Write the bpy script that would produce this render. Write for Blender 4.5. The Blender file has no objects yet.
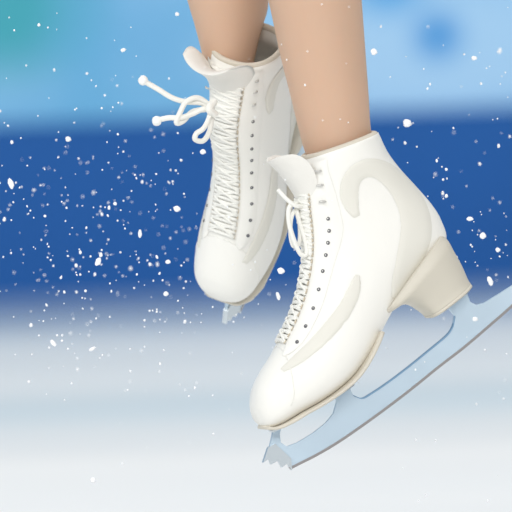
import bpy, bmesh, math, random
import numpy as np
from mathutils import Vector, Matrix
from mathutils.bvhtree import BVHTree
random.seed(7)
SC = bpy.context.scene
COL = SC.collection
S = 0.0011                      # metres per photo pixel at the skater's distance
FPX = 9090.0
CAM_H, DIST, PITCH, ROLL = 1.2, 10.0, math.atan(560/9090), math.radians(2.0)
BOARD_Y = 18.38 - DIST

# ------------------------------------------------------------------ helpers
def tag(o, label=None, cat=None, group=None, kind=None):
    if label: o['label'] = label
    if cat: o['category'] = cat
    if group: o['group'] = group
    if kind: o['kind'] = kind
    return o

def empty(name, mat):
    o = bpy.data.objects.new(name, None); COL.objects.link(o)
    o.matrix_world = mat; o.empty_display_size = .05
    return o

def mesh_obj(name, verts, faces, m, parent=None, smooth=True, data_name=None):
    me = bpy.data.meshes.new(data_name or name)
    me.from_pydata([tuple(v) for v in verts], [], faces)
    me.update()
    bm = bmesh.new(); bm.from_mesh(me)
    bmesh.ops.recalc_face_normals(bm, faces=bm.faces)
    bm.to_mesh(me); bm.free()
    for p in me.polygons: p.use_smooth = smooth
    if m: me.materials.append(m)
    o = bpy.data.objects.new(name, me); COL.objects.link(o)
    if parent: o.parent = parent
    return o

def mat(name, col, rough=.5, spec=.5, sss=0, metal=0, bump=0, bscale=200, var=0, vscale=30, coat=0):
    m = bpy.data.materials.new(name); m.use_nodes = True
    nt = m.node_tree; b = nt.nodes['Principled BSDF']
    b.inputs['Base Color'].default_value = (*col, 1)
    b.inputs['Roughness'].default_value = rough
    b.inputs['Specular IOR Level'].default_value = spec
    b.inputs['Metallic'].default_value = metal
    b.inputs['Coat Weight'].default_value = coat
    if sss:
        b.inputs['Subsurface Weight'].default_value = sss
        b.inputs['Subsurface Radius'].default_value = (.012, .006, .004)
        b.inputs['Subsurface Scale'].default_value = 1
    tc = nt.nodes.new('ShaderNodeTexCoord')
    if bump:
        n = nt.nodes.new('ShaderNodeTexNoise'); n.inputs['Scale'].default_value = bscale
        n.inputs['Detail'].default_value = 4
        bp = nt.nodes.new('ShaderNodeBump'); bp.inputs['Strength'].default_value = bump
        bp.inputs['Distance'].default_value = .002
        nt.links.new(tc.outputs['Object'], n.inputs['Vector'])
        nt.links.new(n.outputs['Fac'], bp.inputs['Height'])
        nt.links.new(bp.outputs['Normal'], b.inputs['Normal'])
    if var:
        n = nt.nodes.new('ShaderNodeTexNoise'); n.inputs['Scale'].default_value = vscale
        n.inputs['Detail'].default_value = 3
        mx = nt.nodes.new('ShaderNodeMix'); mx.data_type = 'RGBA'
        mx.inputs[6].default_value = (*col, 1)
        mx.inputs[7].default_value = (*[c*(1-var) for c in col], 1)
        nt.links.new(tc.outputs['Object'], n.inputs['Vector'])
        nt.links.new(n.outputs['Fac'], mx.inputs[0])
        nt.links.new(mx.outputs[2], b.inputs['Base Color'])
    return m

def sRGB(r, g, b):
    f = lambda c: (c/255/12.92) if c/255 <= .04045 else ((c/255+.055)/1.055)**2.4
    return (f(r), f(g), f(b))

M = dict(
    leather=mat('white boot leather', (.88, .865, .815), .42, .35, bump=.15, bscale=60, var=.04, vscale=14),
    panel=mat('cream leather overlay', (.77, .75, .68), .5, .3, var=.05, vscale=25),
    lining=mat('cream padded lining', (.70, .64, .54), .8, .2, bump=.2, bscale=300, var=.1, vscale=30),
    tongue=mat('soft white tongue', (.82, .80, .75), .6, .3, bump=.2, bscale=120, var=.06, vscale=30),
    lace=mat('white lace cotton', (.86, .85, .80), .8, .2, bump=.3, bscale=900),
    aglet=mat('white lace tip', (.9, .9, .88), .3, .5),
    sole=mat('beige sole edge', (.70, .65, .55), .55, .4, var=.12, vscale=40),
    heel=mat('stone grey heel', (.64, .60, .51), .5, .4, var=.06, vscale=20),
    steel=mat('bluish blade steel', (.58, .71, .82), .38, .5, metal=.5, var=.10, vscale=18),
    edge=mat('ground blade edge', (.36, .34, .34), .35, .5, metal=.8),
    chamfer=mat('dark blue blade chamfer', (.22, .36, .52), .4, .5, metal=.6),
    plate=mat('chrome mounting plate', (.60, .66, .70), .3, .5, metal=.6),
    stitch=mat('tan stitching', (.60, .52, .40), .8, .2),
    hole=mat('dark eyelet metal', (.13, .13, .14), .4, .5, metal=.3),
    hook=mat('pale lace hook metal', (.62, .61, .58), .4, .5, metal=.5),
    skin=mat('tan tights skin', (.62, .415, .295), .55, .25, sss=.25, var=.05, vscale=12),
    snow=mat('white ice chip', (.95, .96, .98), .5, .4),
)

def catmull(pts, n):
    """pts: (k, d) array -> n samples, with a parameter 0..k-1"""
    P = np.array(pts, float); k = len(P)
    P = np.vstack([2*P[0]-P[1], P, 2*P[-1]-P[-2]])
    out = []
    for t in np.linspace(0, k-1-1e-9, n):
        i = int(t); f = t-i
        p0, p1, p2, p3 = P[i], P[i+1], P[i+2], P[i+3]
        out.append(.5*((2*p1)+(-p0+p2)*f+(2*p0-5*p1+4*p2-p3)*f*f+(-p0+3*p1-3*p2+p3)*f**3))
    return np.array(out)

def tube_geo(path, r, n=8, cap=True, rad=None):
    P = [Vector(p) for p in path]
    V, F = [], []
    up = None
    for i, p in enumerate(P):
        d = (P[min(i+1, len(P)-1)]-P[max(i-1, 0)]).normalized()
        if up is None:
            up = d.orthogonal().normalized()
        up = (up - d*up.dot(d)).normalized()
        sd = d.cross(up)
        rr = rad[i] if rad is not None else r
        for j in range(n):
            a = 2*math.pi*j/n
            V.append(p+up*math.cos(a)*rr+sd*math.sin(a)*rr)
    for i in range(len(P)-1):
        for j in range(n):
            a, b = i*n+j, i*n+(j+1) % n
            F.append((a, b, b+n, a+n))
    if cap:
        F.append(tuple(range(n))[::-1]); F.append(tuple(range((len(P)-1)*n, len(P)*n)))
    return V, F

class Geo:
    def __init__(s): s.V = []; s.F = []
    def add(s, vf):
        k = len(s.V); s.V += list(vf[0]); s.F += [tuple(i+k for i in f) for f in vf[1]]
        return s

# ------------------------------------------------------------------ camera
cd = bpy.data.cameras.new('camera'); cam = bpy.data.objects.new('camera', cd); COL.objects.link(cam)
cd.sensor_width = 36; cd.lens = 36*FPX/512; cd.clip_end = 200
cam.matrix_world = (Matrix.Translation((0, -DIST, CAM_H)) @
                    Matrix.Rotation(math.pi/2-PITCH, 4, 'X') @ Matrix.Rotation(-ROLL, 4, 'Z'))
SC.camera = cam
cd.dof.use_dof = True; cd.dof.focus_distance = DIST; cd.dof.aperture_fstop = cd.lens/1000/0.085
CM = cam.matrix_world.copy()
# a frame standing 10 m in front of the camera, axes: right, up, towards the camera
FRAME = CM @ Matrix.Translation((0, 0, -DIST))
def P(px, py, away=0.0):
    """photo pixel + distance behind the skater's plane (metres) -> world point"""
    k = (DIST+away)/DIST
    return FRAME @ Vector(((px-256)*S*k, -(py-256)*S*k, -away))
def W(px, py, away_px=0.0):
    return FRAME @ Vector(((px-256)*S, -(py-256)*S, -away_px*S))

# ------------------------------------------------------------------ the boot
# rows toe -> cuff: front/top point, back/bottom point (side view, pixels), half width, bottom bias
ROWS = [
    (251, 408, 257, 423, 12, .0),
    (251, 400, 266, 428, 24, .10),
    (253, 388, 279, 424, 34, .15),
    (260, 373, 297, 413, 40, .18),
    (270, 357, 315, 403, 43, .20),
    (281, 339, 333, 391, 44, .22),
    (291, 319, 351, 375, 43, .22),
    (299, 297, 370, 349, 40, .20),
    (304, 274, 385, 322, 36, .15),
    (306, 254, 404, 290, 34, .08),
    (305, 240, 428, 262, 34, .02),
    (303, 226, 446, 241, 34, -.02),
    (301, 212, 441, 220, 35, -.04),
    (300, 200, 431, 204, 36, -.05),
    (300, 188, 415, 186, 38, -.04),
    (300, 177, 399, 169, 40, .0),
    (301, 169, 386, 152, 42, .0),
    (303, 161, 377, 134, 43, .0),
]
PIV = (365, 230)
NS = 120
class Boot:
    def __init__(self, stretch=1.0, bend=0.0):
        self.stretch = stretch; self.bend = bend
        R = catmull(ROWS, NS)
        self.R = R
        # dense grid for inverse look-up on the side
        self.grid = [(s, ph, self.raw(s, ph)) for s in np.linspace(0, 17, 171) for ph in np.linspace(5, 175, 86)]
        self.ga = np.array([[g[2][0], g[2][1]] for g in self.grid])
        self.gp = np.array([[g[0], g[1]] for g in self.grid])
    def raw(self, s, ph, off=0.0):
        """(a,b,c) px, b = photo y; s along rows, ph degrees from the front line"""
        t = max(0, min(s, 17))/17*(NS-1); i = min(int(t), NS-2); f = t-i
        r = self.R[i]*(1-f)+self.R[i+1]*f
        T = np.array(r[0:2]); B = np.array(r[2:4]); w = r[4]; k = r[5]
        p = math.radians(ph); c, sn = math.cos(p), math.sin(p)
        # slightly squarer than an ellipse
        e = .86
        cc = math.copysign(abs(c)**e, c); ss = math.copysign(abs(sn)**e, sn)
        h = (T-B)/2; L = np.linalg.norm(h)
        ctr = (T+B)/2
        hh = h*(1+off/L)
        q = ctr+hh*cc
        y = (w+off)*ss*(1-k*c)
        return np.array([q[0], q[1], y])
    def inv(self, px, py):
        d = ((self.ga-np.array([px, py]))**2).sum(1)
        ids = np.argsort(d)[:4]; wts = 1/(d[ids]+.05)
        return tuple((self.gp[ids]*wts[:, None]).sum(0)/wts.sum())
    def loc(self, p):
        """px-space -> boot-local metres (x right, y up, z towards the viewer)"""
        a, b, c = p
        if self.bend:
            # ankle flexion about the ankle joint
            cx, cy = 375, 235
            t = (cy+25-b)/60.0; t = max(0, min(1, t)); t = t*t*(3-2*t)
            an = self.bend*t
            dx, dy = a-cx, b-cy
            a = cx+dx*math.cos(an)-dy*math.sin(an); b = cy+dx*math.sin(an)+dy*math.cos(an)
        return Vector(((a-PIV[0])*self.stretch*S, -(b-PIV[1])*S, c*S))
    def surf(self, s, ph, off=0.0):
        return self.loc(self.raw(s, ph, off))

def ribbon(boot, path_px, widths, side, off, n=40, across=8):
    """raised leather overlay following the boot's side"""
    C = catmull([(p[0], p[1], w) for p, w in zip(path_px, widths)], n)
    V, F = [], []
    for i in range(n):
        d = C[min(i+1, n-1)][:2]-C[max(i-1, 0)][:2]; d /= np.linalg.norm(d)+1e-9
        nn = np.array([-d[1], d[0]])
        for j in range(across+1):
            t = j/across*2-1
            q = C[i][:2]+nn*t*C[i][2]
            s, ph = boot.inv(*q)
            e = 1-abs(t)**6
            V.append(boot.surf(s, ph*side, .3+off*e if 0 < i < n-1 else .2))
    for i in range(n-1):
        for j in range(across):
            a = i*(across+1)+j
            F.append((a, a+1, a+across+2, a+across+1))
    return V, F

def make_skate(name, boot, mw, label, bow, bow_tips, TW=0, TT=5.5, TC=None):
    root = empty(name, mw)
    tag(root, label, 'ice skate')
    # --- upper with rolled cuff and hollow inside
    N = 56; V = []; F = []
    rows = [[boot.surf(s, 360*j/N) for j in range(N)] for s in np.linspace(0, 17, 110)]
    def cuff(sc, down):
        r = []
        base = [boot.raw(17, 360*j/N) for j in range(N)]; c = sum(base)/N
        for p in base:
            q = c+(p-c)*sc; q[1] += down; q[0] += down*.12
            r.append(boot.loc(q))
        return r
    rows += [cuff(.985, -2.0), cuff(.93, -2.6), cuff(.88, -1), cuff(.86, 4), cuff(.84, 14)]
    rows += [[boot.loc(boot.raw(s, 360*j/N, -6)) for j in range(N)] for s in (15.5, 14.5, 13)]
    for r in rows: V += r
    for i in range(len(rows)-1):
        for j in range(N):
            a, b = i*N+j, i*N+(j+1) % N
            F.append((a, b, b+N, a+N))
    F.append(tuple(range(N))[::-1]); F.append(tuple(range(len(V)-N, len(V))))
    up = mesh_obj('boot', V, F, M['leather'], root)
    # --- lining: padded roll around the inside of the cuff
    pts = cuff(.90, -1.0)+[cuff(.90, -1.0)[0]]
    g = Geo()
    ring = cuff(.90, -1.0); rv = []
    n2 = 8; ctr = sum(ring, Vector())/N
    axis = (boot.surf(17, 180)-boot.surf(15, 180)).normalized()
    for j in range(N):
        rad = (ring[j]-ctr).normalized()
        for q in range(n2):
            a = 2*math.pi*q/n2
            rv.append(ring[j]+(rad*math.cos(a)*3.8+axis*math.sin(a)*4.5)*S)
    rf = []
    for j in range(N):
        for q in range(n2):
            rf.append((j*n2+q, j*n2+(q+1) % n2, ((j+1) % N)*n2+(q+1) % n2, ((j+1) % N)*n2+q))
    mesh_obj('collar_lining', rv, rf, M['lining'], root)
    # --- tongue flaring out over the front of the ankle
    C = catmull(TC or [(311, 262, 15, 50), (307, 240, 18, 55), (303, 218, 23, 60), (297, 201, 29, 66), (288, 186, 34, 70),
                 (279, 174, 36, 68), (271, 166, 35, 56), (267, 162, 33, 36)], 40)
    A = 18; tv = []; tf = []
    for lay in (0, 1):
        for i in range(40):
            d = C[min(i+1, 39)][:2]-C[max(i-1, 0)][:2]; d /= np.linalg.norm(d)
            nb = np.array([-d[1], d[0]])       # towards the leg
            if nb[0] < 0: nb = -nb
            th = TT*math.sqrt(max(.01, min(1, (39-i)/7)))*lay
            for j in range(A+1):
                ps = math.radians(C[i][3])*(j/A*2-1); r = C[i][2]
                edge = 1-abs(j/A*2-1)**8
                rr = r-th*edge
                q = C[i][:2]+nb*(r-rr*math.cos(ps))
                tv.append(boot.loc((q[0], q[1], rr*math.sin(ps)+TW*(i/39)**2)))
    W1 = A+1; L = 40*W1
    for i in range(39):
        for j in range(A):
            a = i*W1+j
            tf.append((a, a+1, a+W1+1, a+W1)); tf.append((L+a, L+a+W1, L+a+W1+1, L+a+1))
    for j in range(A):
        tf.append((j, L+j, L+j+1, j+1)); k = 39*W1+j; tf.append((k, k+1, L+k+1, L+k))
    for i in range(39):
        a = i*W1; tf.append((a, a+W1, L+a+W1, L+a)); a += A; tf.append((a, L+a, L+a+W1, a+W1))
    mesh_obj('tongue', tv, tf, M['tongue'], root)
    # --- eyestay facings on both sides of the laces
    for side in (1, -1):
        n = 60; AC = 6; V = []; F = []
        for i in range(n):
            s = 4.3+(16.6-4.3)*i/(n-1)
            u = i/(n-1)
            p0 = 20+5*u; p1 = (52+6*math.sin(u*3.14))+4*u
            if u < .08: k = math.sqrt(u/.08); m_ = (p0+p1)/2; p0 = m_+(p0-m_)*k; p1 = m_+(p1-m_)*k
            for j in range(AC+1):
                t = j/AC*2-1
                V.append(boot.surf(s, (p0+(p1-p0)*j/AC)*side, .4+1.6*(1-abs(t)**6)))
        for i in range(n-1):
            for j in range(AC):
                a = i*(AC+1)+j; F.append((a, a+1, a+AC+2, a+AC+1))
        e = mesh_obj('eyestay', V, F, M['leather'], root)
        # stitching dashes along the eyestay's inner edge
        g = Geo()
        for i in range(34):
            s = 4.8+11.6*i/34; u = (s-4.3)/12.3
            g.add(tube_geo([boot.surf(s+.19*k/2, (23+5*u)*side, 2.3) for k in range(3)], 1.0*S, 5))
        mesh_obj('stitching', g.V, g.F, M['stitch'], e)
    # --- ankle overlay panels: a sickle round the ankle, a wing towards the toe
    for side in (1, -1):
        g = Geo()
        g.add(ribbon(boot, [(348, 217), (343, 206), (340, 192), (343, 178), (354, 169), (370, 170), (389, 182), (404, 203),
                            (409, 228), (404, 254), (394, 280), (388, 298)],
                     [3, 7, 9, 9, 9, 10, 13, 15.5, 16.5, 15, 10, 4], side, 1.1, 70))
        mesh_obj('ankle_panel', g.V, g.F, M['panel'], root)
        g = Geo()
        g.add(ribbon(boot, [(349, 275), (345, 290), (336, 308), (322, 326), (305, 344), (288, 359), (274, 370)],
                     [2.5, 6, 7, 7, 6, 4.5, 2], side, .9, 50))
        mesh_obj('vamp_panel', g.V, g.F, M['panel'], root)
    # toe seam
    g = Geo()
    for side in (1, -1):
        g.add(tube_geo([boot.surf(4.6-1.9*t*t, side*(4+105*t), .3) for t in np.linspace(0, 1, 30)], .5*S, 6))
    mesh_obj('toe_seam', g.V, g.F, M['leather'], root)
    # --- eyelets (nine pairs), hooks (three pairs)
    ss = list(np.linspace(5.2, 11.6, 9)); hs = [12.9, 14.2, 15.5]
    eye_me = hook_me = None
    def phs(s): return 46+2*(s-4.3)/12.3
    def phl(s): return 23+5*(s-4.3)/12.3
    for k, s in enumerate(ss+hs):
        for side in (1, -1):
            p = boot.surf(s, phs(s)*side, 1.6); q = boot.surf(s, phs(s)*side, 4); nrm = (q-p).normalized()
            a = boot.surf(s+.1, phs(s)*side, 1.6)-p; ta = (a-nrm*a.dot(nrm)).normalized(); tb = nrm.cross(ta)
            mw_ = Matrix((ta, tb, nrm)).transposed().to_4x4(); mw_.translation = p
            if k < 9:
                if eye_me is None:
                    V, F = [], []; n = 14
                    prof = [(.5, .3), (1.1, .9), (1.8, .9), (2.1, 0)]
                    for (r, z) in prof:
                        for j in range(n):
                            an = 2*math.pi*j/n; V.append((r*S*math.cos(an), r*S*math.sin(an), z*S))
                    for i in range(3):
                        for j in range(n): F.append((i*n+j, i*n+(j+1) % n, (i+1)*n+(j+1) % n, (i+1)*n+j))
                    F.append(tuple(range(n)))
                    o = mesh_obj('eyelet', V, F, M['hole'], root); eye_me = o.data
                else:
                    o = bpy.data.objects.new('eyelet', eye_me); COL.objects.link(o); o.parent = root
            else:
                if hook_me is None:
                    g = Geo(); g.add(tube_geo([Vector(v)*S for v in [(0, 0, -.5), (0, 0, 2), (0, 1.2, 4), (0, 3.2, 4.6), (0, 4.6, 4)]], 1.1*S, 8))
                    o = mesh_obj('lace_hook', g.V, g.F, M['hook'], root); hook_me = o.data
                else:
                    o = bpy.data.objects.new('lace_hook', hook_me); COL.objects.link(o); o.parent = root
            o.matrix_local = mw_
    # --- laces: criss-cross tubes following the instep
    g = Geo(); al = list(np.linspace(4.9, 16.2, 20))
    for k in range(len(al)-1):
        for side in (1, -1):
            pts = []
            for t in np.linspace(0, 1, 13):
                s = al[k]+(al[k+1]-al[k])*t
                ph = side*(phl(al[k])*(1-t)-phl(al[k+1])*t)
                pts.append(boot.surf(s, ph, 2.2+1.2*math.sin(math.pi*t)+(.6 if side > 0 else 0)))
            g.add(tube_geo(pts, 1.5*S, 7))
    for s in np.linspace(4.9, 16.1, 50):
        g.add(tube_geo([boot.surf(s, ph, 2.0) for ph in np.linspace(-24, 24, 9)], 2.3*S, 6))
    mesh_obj('laces', g.V, g.F, M['lace'], root)
    # --- sole
    V, F = [], []; ns = 60; A = 16
    R = boot.R
    idx = np.linspace(2, int(7.7/17*(NS-1)), ns)
    ctr = [np.array([R[int(i)][2], R[int(i)][3]]) for i in idx]
    ctr = catmull([ctr[int(k)] for k in np.linspace(0, ns-1, 14)], ns)
    for i in range(ns):
        u = i/(ns-1)
        d = ctr[min(i+1, ns-1)]-ctr[max(i-1, 0)]; d /= np.linalg.norm(d)
        dn = np.array([-d[1], d[0]]);
        if dn[1] < 0: dn = -dn
        s = 17*idx[i]/(NS-1)
        w = min(raww(boot, s)*1.02, 44)*min(1, math.sqrt(max(0, u)/.07)*.6+.42)
        for (yy, th) in [(-1, -1.6), (-1.0, .2), (-.95, 1.4), (.95, 1.4), (1.0, .2), (1, -1.6)]:
            q = ctr[i]+dn*(th-4.5*max(0, (u-.8)/.2)**1.5)
            V.append(boot.loc((q[0], q[1], yy*w*.9)))
    for i in range(ns-1):
        for j in range(6):
            F.append((i*6+j, i*6+(j+1) % 6, (i+1)*6+(j+1) % 6, (i+1)*6+j))
    F.append(tuple(range(6))[::-1]); F.append(tuple(range((ns-1)*6, ns*6)))
    so = mesh_obj('sole', V, F, M['sole'], root)
    # --- heel: D-shaped layers
    HL = catmull([(438, 232, 374, 318, 33), (446, 240, 384, 314, 36), (451, 249, 397, 306, 34.5), (460, 265, 410, 305, 31),
                  (466, 278, 422, 312, 28), (469, 283, 427, 316, 28)], 24)
    V, F = [], []; n = 40
    for r in HL:
        b_, f_ = r[0:2], r[2:4]
        for j in range(n):
            an = 2*math.pi*j/n
            cx = math.copysign(abs(math.cos(an))**(.55 if math.cos(an) < 0 else .85), math.cos(an))
            sy = math.copysign(abs(math.sin(an))**.6, math.sin(an))
            q = (b_+f_)/2+(b_-f_)/2*cx
            V.append(boot.loc((q[0], q[1], sy*r[4])))
    for i in range(23):
        for j in range(n):
            a, b = i*n+j, i*n+(j+1) % n; F.append((a, b, b+n, a+n))
    F.append(tuple(range(n))[::-1]); F.append(tuple(range(23*n, 24*n)))
    h = mesh_obj('heel', V, F, M['heel'], root)
    # heel lift (thin darker cap)
    V, F = [], []
    for dz, sc in ((0, 1.0), (3, 1.0)):
        r = HL[-1]; b_, f_ = r[0:2], r[2:4]; dn = np.array([.62, .78])
        for j in range(n):
            an = 2*math.pi*j/n
            cx = math.copysign(abs(math.cos(an))**(.55 if math.cos(an) < 0 else .85), math.cos(an))
            sy = math.copysign(abs(math.sin(an))**.6, math.sin(an))
            q = (b_+f_)/2+(b_-f_)/2*cx*sc+dn*dz
            V.append(boot.loc((q[0], q[1], sy*r[4]*sc)))
    F.append(tuple(range(n))[::-1]); F.append(tuple(range(n, 2*n)))
    for j in range(n): F.append((j, (j+1) % n, n+(j+1) % n, n+j))
    mesh_obj('heel_cap', V, F, M['sole'], h)
    # --- blade (side outline, px), with two windows formed by its outline
    out = [(264, 461), (268, 449), (271, 436), (272, 429), (281, 424), (279, 434), (280, 442), (286, 446), (297, 442), (312, 433), (325, 423),
           (333, 413), (336, 402), (334, 394), (350, 384), (350, 390), (354, 397), (362, 398), (372, 393), (390, 381), (410, 366), (430, 350),
           (447, 336), (453, 327), (455, 316), (447, 306), (467, 290), (469, 297), (471, 302), (477, 305), (485, 303), (500, 294),
           (516, 284), (528, 277), (533, 281), (530, 292), (512, 309), (490, 328), (465, 349), (440, 368), (415, 388), (390, 407),
           (365, 425), (340, 442), (318, 455), (300, 464), (290, 469), (286, 462), (281, 466), (277, 459), (271, 463), (268, 458)]
    def slab(name, poly, th, m, par, bev=.6):
        bm = bmesh.new()
        vs = [bm.verts.new(boot.loc((x, y, -th/2))) for x, y in poly]
        f = bm.faces.new(vs)
        ex = bmesh.ops.extrude_face_region(bm, geom=[f])
        z = Vector((0, 0, th*S))
        for v in ex['geom']:
            if isinstance(v, bmesh.types.BMVert): v.co += z
        bmesh.ops.recalc_face_normals(bm, faces=bm.faces)
        bmesh.ops.triangulate(bm, faces=[q for q in bm.faces if len(q.verts) > 4])
        me = bpy.data.meshes.new(name); bm.to_mesh(me); bm.free(); me.materials.append(m)
        o = bpy.data.objects.new(name, me); COL.objects.link(o); o.parent = par
        return o
    bl = slab('blade', out, 3.6, M['steel'], root)
    # ground running edge
    bot = catmull([(290, 469), (300, 464), (318, 455), (340, 442), (365, 425), (390, 407), (415, 388), (440, 368), (465, 349), (490, 328), (512, 309), (530, 292)], 60)
    top = [(p[0]-1.6, p[1]-2.2) for p in bot]
    slab('running_edge', [tuple(p) for p in bot]+top[::-1], 4.4, M['edge'], bl)
    # darker blue chamfer along the upper edge of the blade
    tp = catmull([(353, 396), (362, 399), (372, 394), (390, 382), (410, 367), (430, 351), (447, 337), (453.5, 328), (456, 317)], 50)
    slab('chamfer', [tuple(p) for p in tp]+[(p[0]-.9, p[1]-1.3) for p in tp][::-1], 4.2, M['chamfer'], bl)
    # toe pick teeth
    slab('toe_pick', [(262, 462), (267, 447), (274, 443), (290, 458), (291, 470), (286, 463), (281, 467), (277, 460), (270, 464), (268, 458)], 6.0, M['plate'], bl)
    # mounting plates under ball and heel
    def plate(p0, p1, w0, w1):
        d = np.array(p1, float)-np.array(p0); d /= np.linalg.norm(d); dn = np.array([-d[1], d[0]])
        if dn[1] < 0: dn = -dn
        V, F = [], []; n = 14
        for i in range(n):
            u = i/(n-1); q = np.array(p0)*(1-u)+np.array(p1)*u
            w = (w0*(1-u)+w1*u)*min(1, .55+3*min(u, 1-u))
            for (yy, t) in ((-1, 0), (-1, 2.2), (1, 2.2), (1, 0)):
                k = q+dn*t; V.append(boot.loc((k[0], k[1], yy*w)))
        for i in range(n-1):
            for j in range(4): F.append((i*4+j, i*4+(j+1) % 4, (i+1)*4+(j+1) % 4, (i+1)*4+j))
        F.append((3, 2, 1, 0)); F.append(tuple(range((n-1)*4, n*4)))
        mesh_obj('mounting_plate', V, F, M['plate'], bl, smooth=False)
    plate((270, 430), (350, 383), 17, 25)
    plate((433, 315), (467, 289), 18, 18)
    # --- bow and loose ends of the lace (given in boot px space)
    g = Geo()
    for path, r in bow:
        g.add(tube_geo([boot.loc(p) for p in catmull(path, 36)], r*S, 8))
    lb = mesh_obj('lace_bow', g.V, g.F, M['lace'], root)
    for p, d in bow_tips:
        p = np.array(p, float); d = np.array(d, float); d /= np.linalg.norm(d)
        pts = [boot.loc(p+d*t) for t in (-3.5, -2.5, 0, 2.5, 4.5, 5.5)]
        v, f = tube_geo(pts, 1, 10, rad=[x*S for x in (1.6, 3.0, 3.9, 3.8, 3.0, 1.5)])
        mesh_obj('lace_tip', v, f, M['aglet'], lb)
    return root

def raww(boot, s):
    t = s/17*(NS-1); i = min(int(t), NS-2)
    return boot.R[i][4]*(1+boot.R[i][5]*.6)

# near skate -------------------------------------------------------
YAW1 = math.radians(14)
near = Boot(1/math.cos(YAW1)*.995)
m1 = FRAME @ Matrix.Translation(((PIV[0]-256)*S, -(PIV[1]-256)*S, 0)) @ Matrix.Rotation(YAW1, 4, 'Y')
bow1 = [
    ([(296, 203, 6), (286, 207, 12), (285, 222, 14), (290, 240, 14), (297, 254, 13), (303, 254, 12), (302, 240, 10), (297, 222, 8), (294, 208, 6)], 2.4),
    ([(298, 206, 2), (290, 216, 6), (288, 234, 8), (291, 246, 8), (297, 243, 7), (298, 228, 6), (297, 212, 4)], 2.2),
    ([(301, 206, 8), (292, 206, 14), (284, 200, 12), (276, 190, 6)], 2.2),
    ([(303, 208, 12), (295, 204, 0), (303, 208, -10)], 3.6),
]
skate1 = make_skate('ice_skate', near, m1,
                    'white figure skate in front, seen from the side with its whole long blade below', bow1,
                    [])
# far skate --------------------------------------------------------
far = Boot(1.0, bend=math.radians(22))
SC2 = .915
FT = dict(x=252, y=110, z=8, p=41, w=52)
m2 = (FRAME @ Matrix.Translation(((FT['x']-256)*S, -(FT['y']-256)*S, -.16)) @
      Matrix.Rotation(math.radians(FT['z']), 4, 'Z') @ Matrix.Rotation(math.radians(FT['p']), 4, 'X') @
      Matrix.Rotation(math.radians(FT['w']), 4, 'Y') @ Matrix.Scale(SC2, 4))
inv2 = m2.inverted()
def far_px(px, py, away):
    """photo point -> px space of the far boot (undoing its pose, not its ankle bend)"""
    v = inv2 @ W(px, py, away)
    return (v.x/S+PIV[0], -v.y/S+PIV[1], v.z/S)
F_ = far_px
far.bend_save = far.bend
bow2 = []
tips2 = []
skate2 = make_skate('ice_skate', far, m2,
                    'white figure skate behind, pointing straight down with its lacing towards the viewer', bow2, tips2, -11, 11,
                    [(311, 262, 15, 50), (307, 240, 18, 55), (303, 218, 23, 60), (299, 200, 29, 66), (294, 188, 34, 70), (285, 178, 38, 76),
                     (274, 170, 40, 70), (263, 163, 40, 50)])
# loose bow of the far skate, modelled straight in the boot's frame
def free_tube(paths, name, parent, m, inv, tips=()):
    g = Geo()
    for path, r in paths:
        g.add(tube_geo([inv @ W(*p) for p in catmull(path, 40)], r*S/SC2, 8))
    o = mesh_obj(name, g.V, g.F, m, parent)
    for p, q in tips:
        p = np.array(p, float); d = np.array(q, float)-p; d /= np.linalg.norm(d)
        v, f = tube_geo([inv @ W(*(p+d*t)) for t in (-3.5, -2.5, 0, 2.5, 4.5, 5.5)], 1, 10,
                        rad=[x*S/SC2 for x in (2.2, 4.2, 5.2, 5.0, 4.0, 1.8)])
        mesh_obj('lace_tip', v, f, M['aglet'], o)
    return o
for c in list(skate2.children):
    if c.name.startswith('lace_bow'):
        bpy.data.objects.remove(c)
BD = 60
free_tube([
    ([(213, 107, BD), (200, 102, BD-4), (186, 101, BD-6), (172, 97, BD-8), (157, 88, BD-8), (143, 80, BD-8)], 2.7),
    ([(213, 108, BD), (203, 108, BD-6), (192, 113, BD-8), (180, 117, BD-10), (168, 117, BD-8), (155, 120, BD-6)], 2.8),
    ([(212, 106, BD), (198, 97, BD-8), (186, 101, BD-12), (180, 111, BD-12), (176, 122, BD-10), (183, 120, BD-6), (192, 111, BD-4), (207, 108, BD)], 2.8),
    ([(211, 108, BD), (208, 119, BD-8), (203, 128, BD-12), (196, 133, BD-12), (195, 139, BD-10), (203, 140, BD-6), (209, 131, BD-4), (212, 116, BD)], 2.7),
    ([(214, 100, BD-4), (209, 108, BD-10), (215, 114, BD-4)], 4.2),
], 'lace_bow', skate2, M['lace'], inv2,
    tips=[((143, 80, BD-8), (139, 76, BD-8)), ((157, 120, BD-6), (151, 121, BD-6))])

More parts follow.
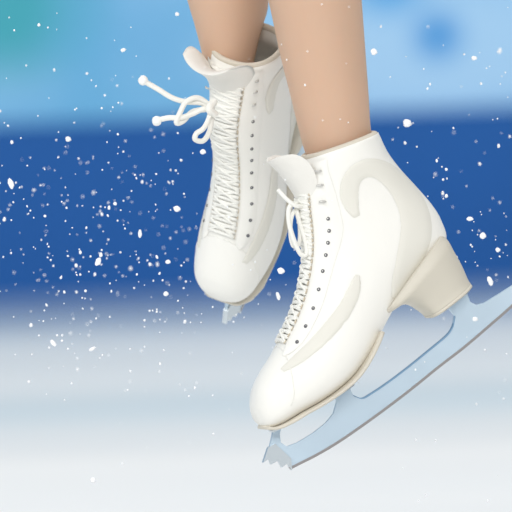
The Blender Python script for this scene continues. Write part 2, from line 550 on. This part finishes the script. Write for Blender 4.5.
# ------------------------------------------------------------------ the skater: lower legs, knees, thighs, pelvis - one mesh
def leg_geo(rows, n=40):
    """rows: centre (world), side radius, depth radius"""
    R = catmull([(*c, a, b) for c, a, b in rows], 70)
    V, F = [], []
    X = FRAME.to_3x3() @ Vector((1, 0, 0)); Z = FRAME.to_3x3() @ Vector((0, 0, 1))
    for r in R:
        c = Vector(r[:3])
        for j in range(n):
            a = 2*math.pi*j/n
            V.append(c+X*math.cos(a)*r[3]+Z*math.sin(a)*r[4])
    for i in range(69):
        for j in range(n):
            a, b = i*n+j, i*n+(j+1) % n; F.append((a, b, b+n, a+n))
    F.append(tuple(range(n))[::-1]); F.append(tuple(range(69*n, 70*n)))
    return V, F
g = Geo()
def wr(xl, xr, y, d, k=1.0): return (W((xl+xr)/2, y, d), (xr-xl)/2*S, (xr-xl)/2*S*k)
g.add(leg_geo([
    wr(328, 392, 205, 0, .8), wr(316, 384, 180, 0, .8), wr(304, 376, 150, 0, .95), wr(298, 371, 128, 0, 1), wr(290, 369, 95, 0, 1), wr(280, 366, 55, 0, 1), wr(268, 362, 0, 0, 1.02),
    wr(250, 357, -70, 0), wr(235, 350, -140, 5), wr(228, 338, -210, 10), wr(222, 332, -260, 15), wr(212, 338, -330, 20), wr(195, 345, -430, 30),
    wr(180, 350, -530, 40), wr(175, 350, -640, 45), wr(180, 330, -720, 50)]))
FD = 112   # depth (px) of the far lower leg
g.add(leg_geo([
    wr(222, 250, 125, FD+14, 1), wr(213, 253, 95, FD+6, 1), wr(205, 253, 70, FD, 1), wr(200, 257, 47, FD, 1), wr(193, 264, 20, FD, 1), wr(187, 269, 0, FD, 1),
    wr(168, 272, -70, FD), wr(158, 270, -140, FD), wr(162, 268, -210, FD+10), wr(160, 266, -280, FD+20), wr(158, 280, -350, FD+30), wr(160, 310, -450, FD+50),
    wr(170, 335, -550, FD+80), wr(175, 345, -640, FD+100), wr(185, 330, -720, FD+105)]))
g.add(leg_geo([wr(200, 310, -600, 120, 1.5), wr(165, 345, -660, 120, 1.35), wr(165, 345, -740, 120, 1.3), wr(180, 330, -830, 120, 1.2), wr(190, 320, -880, 120, 1.2)]))
person = empty('person', Matrix.Translation(W(255, 60, 60)))
tag(person, 'person in tan tights leaping above the ice, only the lower legs in view', 'person')
pv = person.matrix_world.inverted()
body = mesh_obj('legs', [pv @ Vector(v) for v in g.V], g.F, M['skin'], person)
rm = body.modifiers.new('merge', 'REMESH'); rm.mode = 'VOXEL'; rm.voxel_size = .0045; rm.use_smooth_shade = True
sm = body.modifiers.new('soft', 'SMOOTH'); sm.iterations = 4

# ------------------------------------------------------------------ setting
def box(name, x0, x1, y0, y1, z0, z1, m, parent=None, kind=None):
    V = [(x, y, z) for x in (x0, x1) for y in (y0, y1) for z in (z0, z1)]
    F = [(0, 1, 3, 2), (4, 6, 7, 5), (0, 4, 5, 1), (2, 3, 7, 6), (0, 2, 6, 4), (1, 5, 7, 3)]
    o = mesh_obj(name, V, F, m, parent, smooth=False)
    if kind: o['kind'] = kind
    return o

def ice_mat():
    m = bpy.data.materials.new('scraped white ice'); m.use_nodes = True
    nt = m.node_tree; b = nt.nodes['Principled BSDF']; L = nt.links
    tc = nt.nodes.new('ShaderNodeTexCoord')
    def noise(scale, vec, detail=3, rough=.5):
        mp = nt.nodes.new('ShaderNodeMapping'); mp.inputs['Scale'].default_value = vec
        n = nt.nodes.new('ShaderNodeTexNoise'); n.inputs['Scale'].default_value = scale; n.inputs['Detail'].default_value = detail
        n.inputs['Roughness'].default_value = rough
        L.new(tc.outputs['Object'], mp.inputs['Vector']); L.new(mp.outputs[0], n.inputs['Vector'])
        return n.outputs['Fac']
    def ramp(inp, stops):
        r = nt.nodes.new('ShaderNodeValToRGB')
        while len(r.color_ramp.elements) < len(stops): r.color_ramp.elements.new(.5)
        for e, (p, c) in zip(r.color_ramp.elements, stops): e.position = p; e.color = (*c, 1)
        L.new(inp, r.inputs[0]); return r.outputs[0]
    f = noise(1.0, (.10, .9, 1), 4)
    col = ramp(f, [(.35, (.75, .77, .775)), (.5, (.82, .815, .80)), (.62, (.87, .86, .84))])
    # barrier's blurred reflection painted into the base colour, bluer and darker by bands
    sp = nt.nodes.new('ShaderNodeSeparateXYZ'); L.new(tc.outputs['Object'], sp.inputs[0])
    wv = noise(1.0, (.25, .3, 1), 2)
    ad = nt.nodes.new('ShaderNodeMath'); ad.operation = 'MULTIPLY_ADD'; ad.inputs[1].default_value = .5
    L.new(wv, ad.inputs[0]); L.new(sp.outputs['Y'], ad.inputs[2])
    band = ramp_pos(nt, ad.outputs[0], REFLECTION_BANDS)
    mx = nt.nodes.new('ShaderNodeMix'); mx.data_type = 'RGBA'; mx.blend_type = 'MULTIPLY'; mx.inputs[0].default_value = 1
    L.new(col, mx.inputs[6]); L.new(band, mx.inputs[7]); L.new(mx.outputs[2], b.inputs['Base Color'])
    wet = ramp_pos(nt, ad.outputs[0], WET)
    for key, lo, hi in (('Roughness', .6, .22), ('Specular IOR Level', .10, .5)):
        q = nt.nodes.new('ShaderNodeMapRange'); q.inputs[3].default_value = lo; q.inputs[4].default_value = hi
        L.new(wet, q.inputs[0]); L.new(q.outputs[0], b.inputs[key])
    bn = noise(6, (.3, 2, 1), 5)
    bp = nt.nodes.new('ShaderNodeBump'); bp.inputs['Strength'].default_value = .3; bp.inputs['Distance'].default_value = .01
    L.new(bn, bp.inputs['Height']); L.new(bp.outputs[0], b.inputs['Normal'])
    return m
def ramp_pos(nt, inp, stops):
    y0 = stops[0][0]; y1 = stops[-1][0]
    mr = nt.nodes.new('ShaderNodeMapRange'); mr.inputs[1].default_value = y0; mr.inputs[2].default_value = y1
    nt.links.new(inp, mr.inputs[0])
    r = nt.nodes.new('ShaderNodeValToRGB'); r.color_ramp.interpolation = 'EASE'
    while len(r.color_ramp.elements) < len(stops): r.color_ramp.elements.new(.5)
    for e, (p, c) in zip(r.color_ramp.elements, stops):
        e.position = (p-y0)/(y1-y0); e.color = (*c, 1)
    nt.links.new(mr.outputs[0], r.inputs[0]); return r.outputs[0]
# world y on the ice: photo row r -> 1.2*9090/(304+r) - 10
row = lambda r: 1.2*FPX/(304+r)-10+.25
REFLECTION_BANDS = [(row(500), (1, 1, 1)), (row(440), (.93, .93, .93)), (row(403), (.66, .75, .81)), (row(372), (.88, .89, .90)),
             (row(345), (.76, .79, .82)), (row(318), (.50, .57, .65)), (row(298), (.32, .41, .53))]  # painted reflection, darkest at the foot of the barrier
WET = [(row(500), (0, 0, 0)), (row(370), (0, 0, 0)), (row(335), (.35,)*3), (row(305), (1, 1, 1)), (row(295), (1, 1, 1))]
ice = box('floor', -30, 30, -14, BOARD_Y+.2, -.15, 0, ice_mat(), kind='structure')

def board_mat():
    m = bpy.data.materials.new('printed blue barrier wrap'); m.use_nodes = True
    nt = m.node_tree; b = nt.nodes['Principled BSDF']; L = nt.links
    b.inputs['Roughness'].default_value = .5; b.inputs['Specular IOR Level'].default_value = .3
    tc = nt.nodes.new('ShaderNodeTexCoord')
    def blob(cx, cz, rx, rz, col, amt, prev):
        mp = nt.nodes.new('ShaderNodeMapping'); mp.inputs['Location'].default_value = (-cx/rx, 0, -cz/rz)
        mp.inputs['Scale'].default_value = (1/rx, 0, 1/rz)
        gr = nt.nodes.new('ShaderNodeTexGradient'); gr.gradient_type = 'SPHERICAL'
        L.new(tc.outputs['Object'], mp.inputs[0]); L.new(mp.outputs[0], gr.inputs[0])
        mu = nt.nodes.new('ShaderNodeMath'); mu.operation = 'MULTIPLY'; mu.inputs[1].default_value = amt; mu.use_clamp = True
        L.new(gr.outputs['Fac'], mu.inputs[0])
        mx = nt.nodes.new('ShaderNodeMix'); mx.data_type = 'RGBA'
        L.new(mu.outputs[0], mx.inputs[0]); L.new(prev, mx.inputs[6]); mx.inputs[7].default_value = (*col, 1)
        return mx.outputs[2]
    mp = nt.nodes.new('ShaderNodeMapping'); mp.inputs['Scale'].default_value = (5, 1, 3); mp.inputs['Location'].default_value = (3.1, 0, 0)
    n = nt.nodes.new('ShaderNodeTexNoise'); n.inputs['Scale'].default_value = 1; n.inputs['Detail'].default_value = 2
    L.new(tc.outputs['Object'], mp.inputs[0]); L.new(mp.outputs[0], n.inputs[0])
    r = nt.nodes.new('ShaderNodeValToRGB')
    r.color_ramp.elements[0].position = .4; r.color_ramp.elements[0].color = (.19, .49, .78, 1)
    r.color_ramp.elements[1].position = .62; r.color_ramp.elements[1].color = (.28, .58, .86, 1)
    L.new(n.outputs['Fac'], r.inputs[0])
    c = r.outputs[0]
    k = 18.2/FPX
    X = lambda px: (px-256)*k
    Z = lambda py: (295-py)*k
    c = blob(X(8), Z(0), .24, .20, (.06, .42, .50), 1.5, c)
    c = blob(X(90), Z(50), .12, .3, (.12, .46, .74), .5, c)
    c = blob(X(70), Z(120), .5, .10, (.16, .48, .76), .8, c)
    c = blob(X(450), Z(60), .55, .22, (.42, .68, .93), 1.6, c)
    c = blob(X(447), Z(45), .07, .07, (.07, .34, .74), 1.3, c)
    c = blob(X(400), Z(-10), .10, .09, (.08, .40, .80), 1.2, c)
    L.new(c, b.inputs['Base Color'])
    return m
bar = empty('rink_barrier', Matrix.Translation((0, BOARD_Y, 0)))
tag(bar, 'blurred rink barrier behind the skater, dark blue below and light blue above', 'barrier')
kz = 18.2/FPX
ZB = 175*kz
lower = box('lower_panel', -25, 25, -.012, .10, .0, ZB, mat('deep blue lower panel', (.007, .115, .41), .5, .3, var=.15, vscale=3), bar)
lower['label'] = 'dark blue lower band'
upper = box('upper_panel', -25, 25, 0, .10, ZB+.002, 1.05, board_mat(), bar)
upper['label'] = 'light blue upper band with a soft printed pattern'
box('top_rail', -25, 25, -.03, .14, 1.052, 1.09, mat('pale top rail', (.75, .82, .88), .4, .4), bar)
box('wall_back', -30, 30, 17, 17.3, 0, 12, mat('pale blue arena wall', (.35, .55, .75), .8, .2, var=.3, vscale=.6), kind='structure')

# ------------------------------------------------------------------ ice chips in the air
chip_me = []
for v in range(4):
    bm = bmesh.new(); bmesh.ops.create_icosphere(bm, subdivisions=2, radius=1)
    rr = random.Random(v)
    for vert in bm.verts: vert.co *= 1+rr.uniform(-.22, .22)
    for vert in bm.verts: vert.co.z *= (1, 1.3, .8, 1.1)[v]
    me = bpy.data.meshes.new('ice_chip'); bm.to_mesh(me); bm.free()
    for p in me.polygons: p.use_smooth = True
    me.materials.append(M['snow']); chip_me.append(me)
R3 = FRAME.to_3x3()
def chip(px, py, rx, ry, away, label, group=None, rot=0, name='ice_chip'):
    o = bpy.data.objects.new(name, random.choice(chip_me)); COL.objects.link(o)
    mr = R3.to_4x4() @ Matrix.Rotation(math.radians(rot), 4, 'Z')
    mr.translation = P(px, py, away)
    k = (DIST+away)/DIST
    o.matrix_world = mr @ Matrix.Diagonal((rx*S*k, ry*S*k, min(rx, ry)*S*k, 1))
    tag(o, label, 'ice chip', group)
    return o
BIG = [
    (407, 123, 5.0, 5.2, 0, 'largest round white ice chip, in the air right of the front leg'),
    (11, 184, 3.0, 6.2, 15, 'large long ice chip near the left edge of the picture'),
    (177, 209, 3.8, 3.4, 0, 'bright round ice chip just left of the rear skate, level with its middle'),
    (374, 52, 3.6, 3.8, 0, 'round ice chip beside the front leg before the light blue band'),
    (474, 58, 3.4, 2.8, 0, 'bright ice chip high on the right before the light blue band'),
    (470, 219, 3.6, 2.4, 0, 'bright flat ice chip right of the front boot ankle'),
    (490, 281, 3.0, 6.4, 20, 'long slanted ice chip just above the tail of the front blade'),
    (483, 236, 3.4, 3.8, 0, 'round ice chip between the front heel and the right edge of the picture'),
    (498, 250, 2.6, 2.6, 0, 'small bright ice chip right of the front heel before the dark blue band'),
    (98, 262, 3.0, 5.0, -30, 'slanted ice chip low left before the bottom of the dark blue band'),
    (140, 234, 2.0, 5.0, 0, 'thin upright ice chip left of the rear boot before the dark blue band'),
    (68, 139, 3.4, 3.4, 0, 'bright ice chip at the top of the dark blue band, left part of the picture'),
    (123, 50, 3.2, 2.4, 20, 'bright ice chip upper left before the light blue band'),
    (177, 14, 2.4, 2.6, 0, 'ice chip left of the rear leg at the very top'),
    (53, 343, 2.6, 4.8, 40, 'slanted ice chip before the white ice, lower left'),
    (92, 349, 4.4, 2.2, 30, 'flat ice chip before the white ice left of the blade tips'),
    (278, 296, 2.2, 5.5, 15, 'long pale ice chip in the gap between the two boots'),
    (281, 271, 4.0, 3.6, 0, 'white ice chip in the gap between the boots, under the lace loops'),
    (93, 480, 3.4, 3.8, 0, 'faint ice chip near the bottom left corner of the picture'),
    (348, 196, 0, 0, 0, None),
    (203, 152, 3.2, 3.0, 0, 'ice chip touching the left outline of the rear boot under its bow'),
    (440, 383, 0, 0, 0, None),
    (168, 262, 2.8, 2.4, 0, 'bright ice chip left of the rear boot toe'),
    (166, 294, 2.8, 2.8, 0, 'ice chip left of the rear toe at the foot of the barrier'),
    (475, 319, 3.4, 3.0, 0, 'bright ice chip in front of the rear half of the long blade'),
]
for (px, py, rx, ry, rot, lab) in BIG:
    if lab: chip(px, py, rx*.86, ry*.86, random.uniform(-.10, -.06), lab, None, rot)
rng = random.Random(11)
ZONES = [  # x0,x1,y0,y1,count,(size lo,hi),label,group
    (0, 192, 4, 128, 30, (.8, 1.9), 'small ice chip in the air before the light blue band, left of the legs', 'small chips before the light blue band, left'),
    (376, 511, 4, 104, 20, (.8, 2.0), 'small ice chip in the air before the light blue band, right of the legs', 'small chips before the light blue band, right'),
    (0, 196, 132, 292, 108, (.8, 2.4), 'small ice chip in the air before the dark blue band, left of the rear skate', 'small chips before the dark blue band, left'),
    (392, 511, 112, 278, 46, (.8, 2.4), 'small ice chip in the air before the dark blue band, right of the front boot', 'small chips before the dark blue band, right'),
    (0, 200, 302, 400, 34, (.9, 2.2), 'small ice chip in the air before the white ice, left of the skates', 'small chips before the white ice, left'),
    (400, 511, 350, 505, 12, (.9, 1.9), 'small ice chip in the air before the white ice, below the long blade', 'small chips below the blade'),
    (200, 362, 4, 122, 14, (.8, 1.5), 'tiny ice chip in front of the tan legs and the rear boot', 'tiny chips before the legs'),
]
DARK_CLUMPS = [(90, 260), (60, 240), (30, 200), (130, 200), (100, 280), (150, 270), (75, 215), (160, 190)]
for (x0, x1, y0, y1, n, (lo, hi), lab, grp) in ZONES:
    for i in range(n):
        px, py = rng.uniform(x0, x1), rng.uniform(y0, y1)
        if y0 == 132 and rng.random() < .55:
            c = rng.choice(DARK_CLUMPS); px = min(x1, max(x0, rng.gauss(c[0], 26))); py = min(y1, max(y0, rng.gauss(c[1], 18)))
        if y0 == 302: py = 302+98*rng.random()**1.6
        if y0 == 112 and px < 448 and py > 240: px += 50
        if y0 == 112 and px < 392+(py-140)*.5: px = min(508, px+50)
        r = (lo+(hi-lo)*rng.random()**2.6)*rng.choice((.55, .62, .7, .85))
        aw = rng.uniform(-.12, .25) if rng.random() < .85 else rng.uniform(.25, .6)
        if y0 == 4 and x0 == 200: aw = -.10-.3*rng.random()
        o = chip(px, py, r, r*rng.uniform(.8, 1.7), aw, lab, grp, rng.uniform(-30, 30))
# fine spray nobody could count
V, F = [], []
base = [v.co.copy() for v in chip_me[0].vertices]; bf = [tuple(p.vertices) for p in chip_me[0].polygons]
ob = bmesh.new(); bmesh.ops.create_icosphere(ob, subdivisions=1, radius=1)
bv = [v.co.copy() for v in ob.verts]; bfc = [tuple(v.index for v in f.verts) for f in ob.faces]; ob.free()
for i in range(420):
    px = rng.uniform(0, 512); py = rng.gauss(250, 75)
    if rng.random() < .5: px = rng.gauss(110, 70)
    aw = rng.uniform(-.1, .6); r = rng.uniform(.5, 1.25)*S
    c = P(px, py, aw); k = len(V)
    if c.z < .02: continue
    V += [c+v*r for v in bv]; F += [tuple(j+k for j in f) for f in bfc]
sp_ = mesh_obj('ice_spray', V, F, M['snow'])
tag(sp_, 'fine haze of tiny ice particles around the skates', 'ice spray', kind='stuff')

# ------------------------------------------------------------------ light: arena floodlights under the roof, plus an added front fill
def area(loc, size, power, col, target=(0, 0, .5)):
    l = bpy.data.lights.new('arena_or_fill_light', 'AREA'); l.shape = 'RECTANGLE'; l.size = size[0]; l.size_y = size[1]
    l.energy = power; l.color = col
    o = bpy.data.objects.new('arena_or_fill_light', l); COL.objects.link(o); o.location = loc
    o.rotation_euler = (Vector(target)-Vector(loc)).to_track_quat('-Z', 'Y').to_euler()
    return o
area((2, -14, 8), (10, 4), 1250, (1, .98, .95))  # soft front fill added behind the camera, set low to brighten the far boot
area((-9, -7, 8), (7, 4), 600, (.95, .98, 1))
area((0, 6, 12), (14, 4), 950, (.97, .99, 1), (0, 4, 0))
w = bpy.data.worlds.new('world'); SC.world = w; w.use_nodes = True
bg = w.node_tree.nodes['Background']; bg.inputs[0].default_value = (.93, .96, 1, 1); bg.inputs[1].default_value = .42
SC.view_settings.view_transform = 'Standard'; SC.view_settings.look = 'None'
SC.view_settings.gamma = 1; SC.view_settings.exposure = 0.0; SC.view_settings.use_curve_mapping = False
